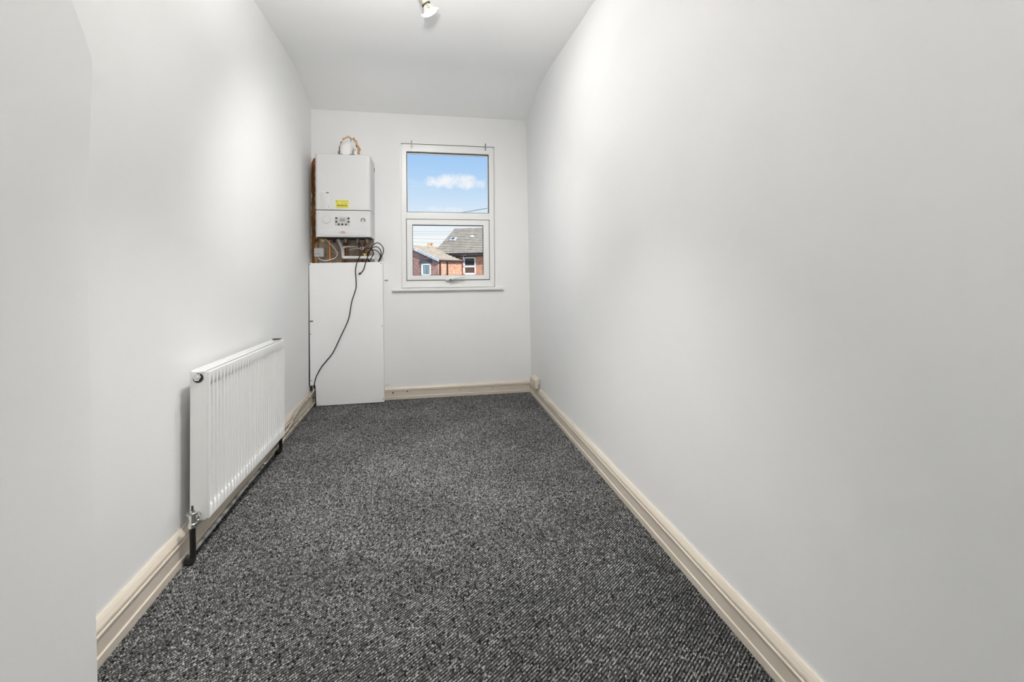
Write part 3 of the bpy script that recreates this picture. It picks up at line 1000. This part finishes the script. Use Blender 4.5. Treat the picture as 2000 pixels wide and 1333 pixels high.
# ------------------------------------------------------------------ boxing panel below the boiler
PO = .112
pn = thing('boxing_panel', (-.66, yo(PO), .0), 'tall flat white panel boxing in pipes below the boiler, notched at its bottom corner', 'panel')
outl = [(-.919, .009), (-.3545, .011), (-.362, 1.2425), (-.9685, 1.2335), (-.9665, .186), (-.924, .190)]
MB().prism([(x + .66, z) for x, z in outl], 0, .009, 'y').build('board', M['white_matt'], pn, bevel=.0015)
MB().box(-.362 + .66 - .011, -.362 + .66, .009, PO - .002, .009, 1.235).build('side_return', M['white_matt'], pn)
MB().box(-.957 + .66, -.937 + .66, .009, .030, .19, 1.20).build('batten', M['plaster'], pn)
MB().box(-.9755 + .66, -.9682 + .66, .002, .010, .19, 1.232).build('edge_shade_strip', M['black'], pn)  # black strip painted in for the shade between board and wall
for x, z in [(-.962, 1.222), (-.374, 1.230), (-.368, .681), (-.960, .627), (-.954, .229), (-.363, .040)]:
    MB().lathe([(0, .0042), (.0008, .0038)], (x + .66, 0, z), (0, -1, 0), 10).build('screw', M['black'], pn)
# small latches screwed at the panel edges
lt = thing('panel_clip', (-.955, yo(PO), .737), 'small metal clip on the panel edge against the left wall', 'clip')
MB().box(-.019, .016, -.004, -.0005, -.006, .006).build('plate', M['steel'], lt, bevel=.001)
MB().box(-.0195, -.0155, -.010, -.0005, -.011, .011).build('hook', M['steel'], lt)
MB().lathe([(0, .003), (.0015, .003)], (.0, -.004, 0), (0, -1, 0), 8).build('screw', M['black'], lt)
MB().lathe([(0, .003), (.0015, .003)], (.010, -.004, 0), (0, -1, 0), 8).build('screw', M['black'], lt)
lt = thing('wall_clip', (-.338, YW, 1.078), 'tiny metal clip on the wall between the panel and window sill', 'clip')
MB().box(-.016, .016, -.004, .002, -.005, .004).build('plate', M['steel'], lt, bevel=.001)
MB().lathe([(0, .003), (.0015, .003)], (.010, -.004, 0), (0, -1, 0), 8).build('screw', M['black'], lt)
MB().lathe([(0, .003), (.0015, .003)], (-.006, -.004, 0), (0, -1, 0), 8).build('screw', M['black'], lt)
sp_ = pipe('loose_wire', [(-.352, YW - .004, .138), (-.340, YW - .012, .131), (-.325, YW - .012, .138), (-.318, YW - .008, .146)], .0012, M['steel'], 'short curl of loose wire sticking out above the back skirting', 'wire', per=5, n=6)

# ------------------------------------------------------------------ corner back box on the skirting
cb_ = thing('surface_back_box', (.966, 4.07, .119), 'cream painted box in the back corner on top of the skirting', 'box')
MB().box(-.021, .0225, -.10, .10, 0, .070).build('case', M['cream'], cb_, bevel=.003)
MB().prism([(-.021, .0702), (.0225, .0702), (.0225, .084)], -.10, .10, 'y').build('paint_fillet', M['cream'], cb_)
MB().box(.004, .007, -.1008, -.099, -.001, .030).box(.014, .017, -.1008, -.099, -.001, .044).build('crack', M['dark'], cb_)
MB().box(-.0215, -.0205, -.03, .0, .018, .024).build('chip', M['dark'], cb_)
MB().box(-.0215, -.0205, .06, .09, .032, .036).build('chip', M['dark'], cb_)

# ------------------------------------------------------------------ radiator
RX = -.8657          # front face
RL0, RL1 = 2.080, 3.129
RH = .590
rad = thing('panel_radiator', (RX - .035, 2.6, .154), 'white ribbed steel panel radiator on the left wall', 'radiator')
rad.rotation_euler = (R(-1.15), 0, 0)
ly = lambda y: y - 2.6
lx = lambda x: x - (RX - .035)


def rad_front():
    """pressed front panel with 29 vertical channels"""
    m_ = MB()
    pitch = .0356
    y0 = 2.1061
    ys = [RL0 + .004]
    dep = [0.0]
    prof_ = [(-.36, 0), (-.30, .85), (-.25, 1), (.25, 1), (.30, .85), (.36, 0)]
    for i in range(29):
        for o_, d_ in prof_:
            ys.append(y0 + pitch * i + o_ * pitch)
            dep.append(d_)
    ys.append(RL1 - .004)
    dep.append(0.0)
    zs_ = [0.0, .042, .050, .058, .068, .30, RH - .068, RH - .058, RH - .050, RH - .042, RH]
    fac = [0, 0, .35, .8, 1, 1, 1, .8, .35, 0, 0]
    n_ = len(ys)
    for z, f in zip(zs_, fac):
        for y, d_ in zip(ys, dep):
            m_.v.append((lx(RX) - .016 * d_ * f, ly(y), z))
    for j in range(len(zs_) - 1):
        for i in range(n_ - 1):
            m_.f.append((j * n_ + i, j * n_ + i + 1, (j + 1) * n_ + i + 1, (j + 1) * n_ + i))
    # folded rim back from the face
    b = len(m_.v)
    rim = [(RL0 + .004, 0), (RL1 - .004, 0), (RL1 - .004, RH), (RL0 + .004, RH)]
    for y, z in rim:
        m_.v.append((lx(RX) - .0115, ly(y), z))
    c0, c1, c2_, c3 = 0, n_ - 1, len(zs_) * n_ - 1, (len(zs_) - 1) * n_
    # bottom / top / ends
    m_.f.append(tuple(list(range(0, n_)) + [b + 1, b]))
    m_.f.append(tuple(list(range(c3, c3 + n_))[::-1] + [b + 3, b + 2]))
    m_.f.append(tuple([j * n_ for j in range(len(zs_) - 1, -1, -1)] + [b, b + 3]))
    m_.f.append(tuple([j * n_ + n_ - 1 for j in range(len(zs_))] + [b + 2, b + 1]))
    return m_


rad_front().build('front_panel', M['white_gloss'], rad, smooth=True)
back = MB()
back.box(lx(-.934), lx(-.926), ly(RL0 + .006), ly(RL1 - .006), .0, RH - .004)
back.build('back_panel', M['white_gloss'], rad, bevel=.002)
fin = MB()
for i in range(58):
    y = RL0 + .02 + i * (RL1 - RL0 - .04) / 57
    fin.box(lx(-.925), lx(-.880), ly(y) - .0006, ly(y) + .0006, .03, RH - .03)
fin.build('convector_fins', M['steel'], rad)
for ya, yb in ((RL0, RL0 + .0035), (RL1 - .0035, RL1)):
    side = MB().box(lx(-.935), lx(RX) - .0108, ly(ya), ly(yb), -.004, RH + .004)
    side.build('side_panel', M['white_gloss'], rad, bevel=.0015)
gr = MB()
gr.box(lx(-.935), lx(-.929), ly(RL0), ly(RL1), RH - .002, RH + .007)
gr.box(lx(RX) - .026, lx(RX) - .021, ly(RL0), ly(RL1), RH - .012, RH + .004)
for i in range(62):
    y = RL0 + .008 + i * (RL1 - RL0 - .016) / 61
    gr.box(lx(-.930), lx(RX) - .022, ly(y) - .0056, ly(y) + .0056, RH - .003, RH + .001)
gr.build('top_grille', M['white_gloss'], rad)
MB().box(lx(-.934), lx(RX) - .02, ly(RL1 - .02), ly(RL1 + .003), RH + .007, RH + .011).build('bracket_clip', M['gasket'], rad)
# bleed plug on the end
bx_, bz_ = lx(-.905), .722 - .154
MB().lathe([(0, .0195), (.001, .0195)], (bx_, ly(RL0) - .0005, bz_), (0, -1, 0), 24).build('plug_hole', M['black'], rad)
pg = MB().lathe([(0, .016), (.010, .016), (.012, .014)], (bx_ - .001, ly(RL0), bz_ + .004), (0, -1, 0), 6).lathe([(.011, .009), (.016, .009), (.017, .007)], (bx_ - .001, ly(RL0), bz_ + .004), (0, -1, 0), 6)
pg.build('bleed_plug', M['chrome'], rad)
# scuffs at the foot of the front panel
for y, z in ((2.64, .215), (2.66, .245), (2.99, .285)):
    MB().box(lx(RX) - .0002, lx(RX) + .0004, ly(y) - .0025, ly(y) + .0025, z - .160, z - .151).build('scuff', M['grey_plate'], rad)
# wall brackets
for y in (2.30, 2.92):
    MB().box(lx(-.972), lx(-.934), ly(y) - .015, ly(y) + .015, .06, .52).build('wall_bracket', M['steel'], rad)


def valve(y, sgn, zt, m_pipe, label, name):
    v = thing(name, (-.905, y, .008), label, 'valve')
    L = lambda p: tuple(Vector(p) - v.location)
    MB().lathe([(0, .015), (.012, .015), (.013, .011), (.05, .010)], L((-.903, y + .048 * sgn, zt)), (0, -sgn, 0), 16).build('tail', M['chrome'], v, smooth=True)
    MB().lathe([(0, .018), (.014, .018)], L((-.903, y + .030 * sgn, zt)), (0, -sgn, 0), 6).build('union_nut', M['chrome'], v)
    MB().lathe([(-.030, .0115), (-.026, .015), (-.012, .015), (-.010, .0125), (.022, .0125), (.024, .019), (.030, .019), (.032, .010), (.040, .009)], L((-.905, y, zt)), (0, 0, 1), 16).build('body', M['chrome'], v, smooth=True)
    MB().lathe([(.040, .0045), (.056, .004)], L((-.905, y, zt)), (0, 0, 1), 10).build('spindle', M['gasket'], v)
    MB().tube([L((-.905, y, zt - .026)), L((-.906, y + .004, zt - .08)), L((-.908, y + .010, .030))], .0105, 14).build('drop_pipe', m_pipe, v, smooth=True)
    MB().tube([L(p) for p in spline([(-.908, y + .010, .040), (-.910, y + .010, .020), (-.921, y + .012, .013), (-.936, y + .022, .014), (-.940, y + .045, .018)], 5)], .011, 14).build('floor_elbow', M['gasket'], v, smooth=True)
    return v


valve(2.035, 1, .185, M['black'], 'chrome radiator valve with black drop pipe at the bleed plug end', 'radiator_valve')
valve(3.175, -1, .150, M['black'], 'dark radiator valve at the end near the boiler panel', 'radiator_valve')
# pipework along the left skirting
XP = -.937
pr = pipe('skirting_pipe', [(XP, 2.075, .020), (XP, 2.30, .022), (XP, 2.62, .026), (XP, 2.93, .026)], .0085, M['pipe_dirty'], 'grimy bare steel pipe along the skirting under the radiator', per=3)
pr2 = pipe('skirting_pipe', [(XP, 2.96, .026), (XP, 3.38, .040), (XP, 3.63, .040), (XP, 3.84, .038), (XP, 4.17, .033), (XP, 4.30, .033)], .0085, M['pipe_paint'], 'cream painted lower pipe along the foot of the left skirting', per=3)
MB().lathe([(-.012, .0125), (.012, .0125)], (0, 0, 0), (0, 1, 0), 14).build('coupling', M['chrome'], pr2, smooth=True)
MB().lathe([(-.045, .0115), (.045, .0115)], (0, .935, .012), (0, 1, 0), 14).build('coupling', M['pipe_paint'], pr2, smooth=True)
pipe('skirting_pipe', [(XP, 3.22, .062), (XP, 3.41, .070), (XP + .002, 3.52, .082), (XP + .002, 3.60, .106), (XP + .002, 3.66, .124), (XP, 3.75, .129), (XP, 3.86, .131), (XP, 4.12, .137), (XP, 4.31, .150)], .0085, M['pipe_paint'],
     'cream painted upper pipe kinking up over the left skirting moulding', per=5)
pipe('skirting_pipe', [(-.946, 4.252, .215), (-.945, 4.250, .17), (-.943, 4.252, .10), (-.938, 4.256, .03)], .0095, M['pipe_dirty'], 'short grimy riser pipe showing in the notch of the white panel', per=4)

# ------------------------------------------------------------------ ceiling spotlight bar, lengthened to carry added unseen fill heads
LBX = -.012
sb = thing('spotlight_bar', (LBX, 1.95, HC), 'brushed nickel ceiling spotlight bar with lit reflector bulb and added unseen fill heads', 'light')
MB().box(-.022, .022, -1.70, .74, -.022, 0).build('bar', M['nickel'], sb, bevel=.006)
heads = [((.50, .12, -.86), 2.652, .20, 165), ((-.12, .60, -.78), 2.25, .60, 125), ((.0, .02, -1.0), 1.75, 1.25, 85), ((-.05, .42, .90), 1.38, 1.04, 150), ((.34, -.88, .20), .45, 1.15, 160)]  # first head is real, the rest are unseen ones added to light the room
for i, (dr, y, pw, cone) in enumerate(heads):
    n_ = Vector(dr).normalized()
    piv = Vector((0.0, y - 1.95, -.70 if dr[2] > .5 else -.070))
    if i:
        MB().tube([(0, y - 1.95, -.02), (0, y - 1.95, piv.z)], .006, 10).build('added_head_rod', M['nickel'], sb, smooth=True)
    if i == 0:
        piv = Vector((.017 - LBX, 0, 0)) * 0 + Vector((-.003, y - 1.95, -.026))
    hd_ = MB().lathe([(-.008, .010), (0, .023), (.006, .0245), (.072, .0245), (.0725, .020), (.078, .020)], piv, n_, 28)
    hl = hd_.build('spot_and_fill_head', M['nickel'], sb, smooth=True)
    MB().lathe([(.0690, .0252), (.0730, .0252)], piv, n_, 28).build('dark_band', M['dark'], hl)
    MB().lathe([(.074, .020), (.090, .027), (.104, .038), (.113, .0425), (.116, .043)], piv, n_, 32).build('bulb_reflector', M['bulb_glass'], hl, smooth=True)
    MB().lathe([(.1165, .0425), (.121, .041), (.1245, .034), (.1262, .018), (.1266, .001)], piv, n_, 32).build('bulb_and_fill_face', M['bulb'], hl, smooth=True)
    rr = MB()
    sd = n_.cross(Vector((0, 1, 0))).normalized()
    s2 = n_.cross(sd).normalized()
    ringp = [piv + n_ * .116 + (sd * math.cos(2 * math.pi * k / 32) + s2 * math.sin(2 * math.pi * k / 32)) * .0445 for k in range(33)]
    rr.tube(ringp, .0024, 8, cap=False)
    for s_ in (1, -1):
        c_ = piv + n_ * .114 + sd * (.049 * s_)
        rr.tube([c_ + (sd * math.cos(2 * math.pi * k / 14) + n_ * math.sin(2 * math.pi * k / 14)) * .0045 for k in range(15)], .0018, 6, cap=False)
    rr.build('clip_ring', M['white_gloss'], hl, smooth=True)
    ld = bpy.data.lights.new('bulb_and_fill_light', 'SPOT')
    ld.energy = LAMP_W * pw
    ld.spot_size = R(cone)
    ld.spot_blend = 1.0
    ld.shadow_soft_size = .022 if dr[2] < .5 else .045
    ld.color = (1.0, .98, .955)
    lo_ = bpy.data.objects.new('bulb_and_fill_light', ld)
    C.objects.link(lo_)
    lo_.parent = sb
    lo_.location = piv + n_ * .152
    lo_.rotation_euler = n_.to_track_quat('-Z', 'Y').to_euler()

# ================================================================== OUTSIDE
CR = Vector((math.cos(YAW), -math.sin(YAW), 0))
CF = Vector((math.sin(YAW), math.cos(YAW), 0))
GZ = -3.0


def site(u, w):
    """a spot outside: metres to the right / metres out from the eye point"""
    return CR * u + CF * w


gd = MB().box(-60, 60, YW + .32, 120, GZ - .2, GZ).build('ground', M['ground'])
struct(gd)
wo_ = MB().box(-6, -1.2, YW + .05, YW + .3, GZ, 3.4).box(1.25, 7, YW + .05, YW + .3, GZ, 3.4).box(-1.2, 1.25, YW + .05, YW + .3, GZ, -.1).build('wall_outer', M['outer'])
struct(wo_)

BEAR = YAW + R(18.8)
org = site(-4.304, 27.55)


def sawtooth_roof(corner, n, lift=.065):
    """corner(u, t): u 0..1 left-right, t 0..1 eaves-ridge -> point. n courses of lapped tiles"""
    m_ = MB()
    for i in range(n):
        t0, t1 = i / n, (i + 1) / n
        a, b = Vector(corner(0, t0)), Vector(corner(1, t0))
        c_, d_ = Vector(corner(1, t1)), Vector(corner(0, t1))
        nrm = (b - a).cross(d_ - a).normalized()
        if nrm.z < 0:
            nrm = -nrm
        up_ = nrm * lift
        m_.add([a + up_, b + up_, c_ + nrm * .006, d_ + nrm * .006, a, b], [(0, 1, 2, 3), (4, 5, 1, 0)])
    return m_


# -- rear outrigger with its gable towards us
hA = thing('brick_house', (org.x, org.y, GZ), 'brick house outside with tiled roofs, a gabled wing and white windows', 'house', rz=-BEAR)
zA = lambda h: EYE + h - .0328 - GZ      # eye-relative height -> local z
apx, ez, az = -2.326, zA(.667), zA(1.641)
g_poly = [(-4.53, 0), (-.12, 0), (-.12, ez - .04), (apx, az - .05), (-4.53, ez - .04)]
MB().prism(g_poly, .08, .30, 'y').build('gable_wall', M['brick_red'], hA)
MB().box(-.34, -.12, .28, 3.40, 0, ez - .03).build('side_wall', M['brick_orange'], hA)
sawtooth_roof(lambda u, t: (0 + (apx) * t, 0 + u * 5.2, ez + (az - ez) * t), 10).build('roof_slope', M['tile'], hA)
sawtooth_roof(lambda u, t: (apx * 2 - apx * t, 0 + u * 5.2, ez + (az - ez) * t), 10).build('roof_slope', M['tile'], hA)
MB().tube([(apx, 0, az + .03), (apx, 5.2, az + .03)], .06, 8).build('ridge_tiles', M['tile'], hA)
vg = MB()
for s_ in (1, -1):
    N_ = 14
    for k in range(N_):
        t0, t1 = k / N_, (k + .93) / N_
        P0 = Vector((apx + s_ * (-apx) * t0, 0, az + (ez - az) * t0))
        P1 = Vector((apx + s_ * (-apx) * t1, 0, az + (ez - az) * t1))
        vg.prism([(P0.x, P0.z - .10), (P1.x, P1.z - .10), (P1.x, P1.z + .05), (P0.x, P0.z + .05)], -.06, .10, 'y')
vg.build('verge_capping', M['verge'], hA)
MB().prism([(apx, az - .10), (0, ez - .10), (0, ez - .16), (apx, az - .16)], -.02, .10, 'y').build('barge_board', M['gutter'], hA)
MB().tube([(.03, -.02, ez - .03), (.03, 3.3, ez - .03)], .055, 10).build('gutter', M['gutter'], hA)
for t_ in (.26, 1.21):
    MB().tube([(-.06, t_, 0), (-.06, t_, ez - .05)], .045, 10).build('downpipe', M['gutter'], hA)
MB().box(-1.33, -.53, .04, .10, zA(.49), zA(.67)).build('lintel', M['lintel'], hA)
wA = MB()
zb_, zt_ = zA(-.25), zA(.465)
for b in [(-1.236, -.612, zt_ - .07, zt_), (-1.236, -.612, zb_, zb_ + .08), (-1.236, -1.13, zb_, zt_), (-.675, -.612, zb_, zt_)]:
    wA.box(b[0], b[1], .045, .09, b[2], b[3])
wA_o = wA.build('window', M['far_white'], hA)
MB().box(-1.14, -.67, .065, .075, zb_ + .07, zt_ - .06).build('pane', M['curtain'], wA_o)

# -- main terrace behind it, wall and roof facing us
hB = hA
zB = lambda h: EYE + h - .026 - GZ
eB, rB = zB(1.158), zB(2.991)
EYB, RYB = 3.13, 5.749
MB().box(-2.0, 5.2, 3.383, 3.62, 0, eB - .16).build('front_wall', M['brick_orange'], hB)
MB().box(-2.0, -1.76, 3.5, 8.1, 0, eB - .16).build('end_wall', M['brick_red'], hB)
sawtooth_roof(lambda u, t: ((-2.11 + .33 * t) + u * (5.6 + 2.11 - .33 * t), EYB + (RYB - EYB) * t, eB + (rB - eB) * t), 15).build('roof_slope', M['tile'], hB)
sawtooth_roof(lambda u, t: ((-2.11 + .33 * t) + u * (5.6 + 2.11 - .33 * t), 2 * RYB - EYB - (RYB - EYB) * t, eB + (rB - eB) * t), 15).build('roof_slope', M['tile'], hB)
MB().add([(-2.11, EYB, eB), (-1.78, RYB, rB), (-2.11, 2 * RYB - EYB, eB)], [(0, 1, 2)]).build('roof_hip', M['tile'], hB)
MB().tube([(-1.78, RYB, rB + .02), (5.6, RYB, rB + .02)], .07, 8).build('ridge_tiles', M['tile'], hB)
MB().box(-2.05, 5.4, EYB + .03, 3.4, eB - .22, eB - .14).build('soffit', M['gutter'], hB)
MB().tube([(-2.05, EYB - .02, eB - .04), (5.4, EYB - .02, eB - .04)], .06, 10).build('gutter', M['gutter'], hB)
MB().tube([(.05, EYB + .05, eB - .1), (.07, EYB + .2, eB - .35)], .04, 8).build('rainwater_bend', M['far_white'], hB)
zb_, zt_ = zB(-.26), zB(.905)
wB = MB()
zm = (zb_ + zt_) / 2 - .02
for b in [(.0, .885, zt_ - .07, zt_), (.0, .885, zb_, zb_ + .14), (.0, .13, zb_, zt_), (.82, .885, zb_, zt_), (.0, .885, zm - .06, zm + .06)]:
    wB.box(b[0], b[1], 3.33, 3.39, b[2], b[3])
wB_o = wB.build('window', M['far_white'], hB)
MB().box(.12, .83, 3.355, 3.37, zm + .05, zt_ - .06).build('pane', M['far_glass'], wB_o)
MB().box(.12, .83, 3.355, 3.37, zb_ + .13, zm - .05).build('pane', mat('brown_blind_glazing', (.11, .085, .075), .2), wB_o)


def on_roof(x, t):
    return Vector((x, EYB + (RYB - EYB) * t, eB + (rB - eB) * t))


nrm = Vector((0, -.573, .819))
for x0, x1, t0, t1, ms in [(-1.50, -1.08, .50, .62, (M['verge'], M['far_glass'])), (-.05, .15, .60, .65, (M['far_white'], M['far_white']))]:
    sk_ = MB()
    c4 = [on_roof(x0, t0), on_roof(x1, t0), on_roof(x1, t1), on_roof(x0, t1)]
    sk_.add([p + nrm * .02 for p in c4] + [p + nrm * .10 for p in c4], [(0, 1, 2, 3), (4, 5, 6, 7), (0, 1, 5, 4), (1, 2, 6, 5), (2, 3, 7, 6), (3, 0, 4, 7)])
    so = sk_.build('skylight', ms[0], hB)
    cc = sum(c4, Vector()) / 4
    MB().add([cc + (p - cc) * .55 + nrm * .106 for p in c4], [(0, 1, 2, 3)]).build('pane', ms[1], so)

# -- a terrace further off, only its chimney showing over the roofs
oc = site(-7.7, 44)
hC = thing('distant_terrace', (oc.x, oc.y, GZ), 'distant brick house of which only an orange chimney shows above the roof', 'house', rz=-BEAR)
MB().box(-5, 3, -3, 3, 0, 4.3).build('wall', M['brick_red'], hC)
MB().prism([(-3.3, 4.3), (3.3, 4.3), (0, 5.6)], -5.2, 3.2, 'x').build('roof', M['tile'], hC)
MB().box(-.34, .34, -.3, .3, 5.0, 6.45).build('chimney_stack', M['chimney'], hC)
for x in (-.2, .05, .22):
    MB().lathe([(6.45, .09), (6.75, .075), (6.78, .09)], (x, 0, 0), (0, 0, 1), 10).build('chimney_pot', M['pot'], hC)

# -- telephone wires
WIRES = [((-13.5, 40, 447.0), (2.0, 40, 452.5)), ((-13.5, 40, 452.3), (2.0, 40, 453.6)), ((-13.5, 40, 456.0), (2.0, 40, 456.4)), ((-13.5, 40, 459.2), (2.0, 40, 470.0)), ((-13.5, 40, 463.0), (2.0, 40, 482.0))]
names_ = ['topmost', 'second', 'third', 'fourth', 'lowest']
for i, ((u0, w0, y0), (u1, w1, y1)) in enumerate(WIRES):
    a = site(u0, w0) + Vector((0, 0, EYE + (528 - y0) / 909.45 * w0 + .0076 * u0))
    b = site(u1, w1) + Vector((0, 0, EYE + (528 - y1) / 909.45 * w1 + .0076 * u1))
    pipe('telephone_wire', [a, (a + b) / 2 - Vector((0, 0, .03)), b], .010, M['wire'], names_[i] + ' of the five thin wires crossing the sky beside the big roof', 'wire', 'overhead wires', per=4, n=6)
a = site(-13.5, 40) + Vector((0, 0, EYE + (528 - 446) / 909.45 * 40 - .10))
b = Vector((2.5, YW + .305, 2.13))
pipe('telephone_wire', [a, (a + b) / 2, b], .007, M['wire'], 'single wire slanting across the bottom corner of the upper window pane', 'wire', 'overhead wires', per=4, n=6)
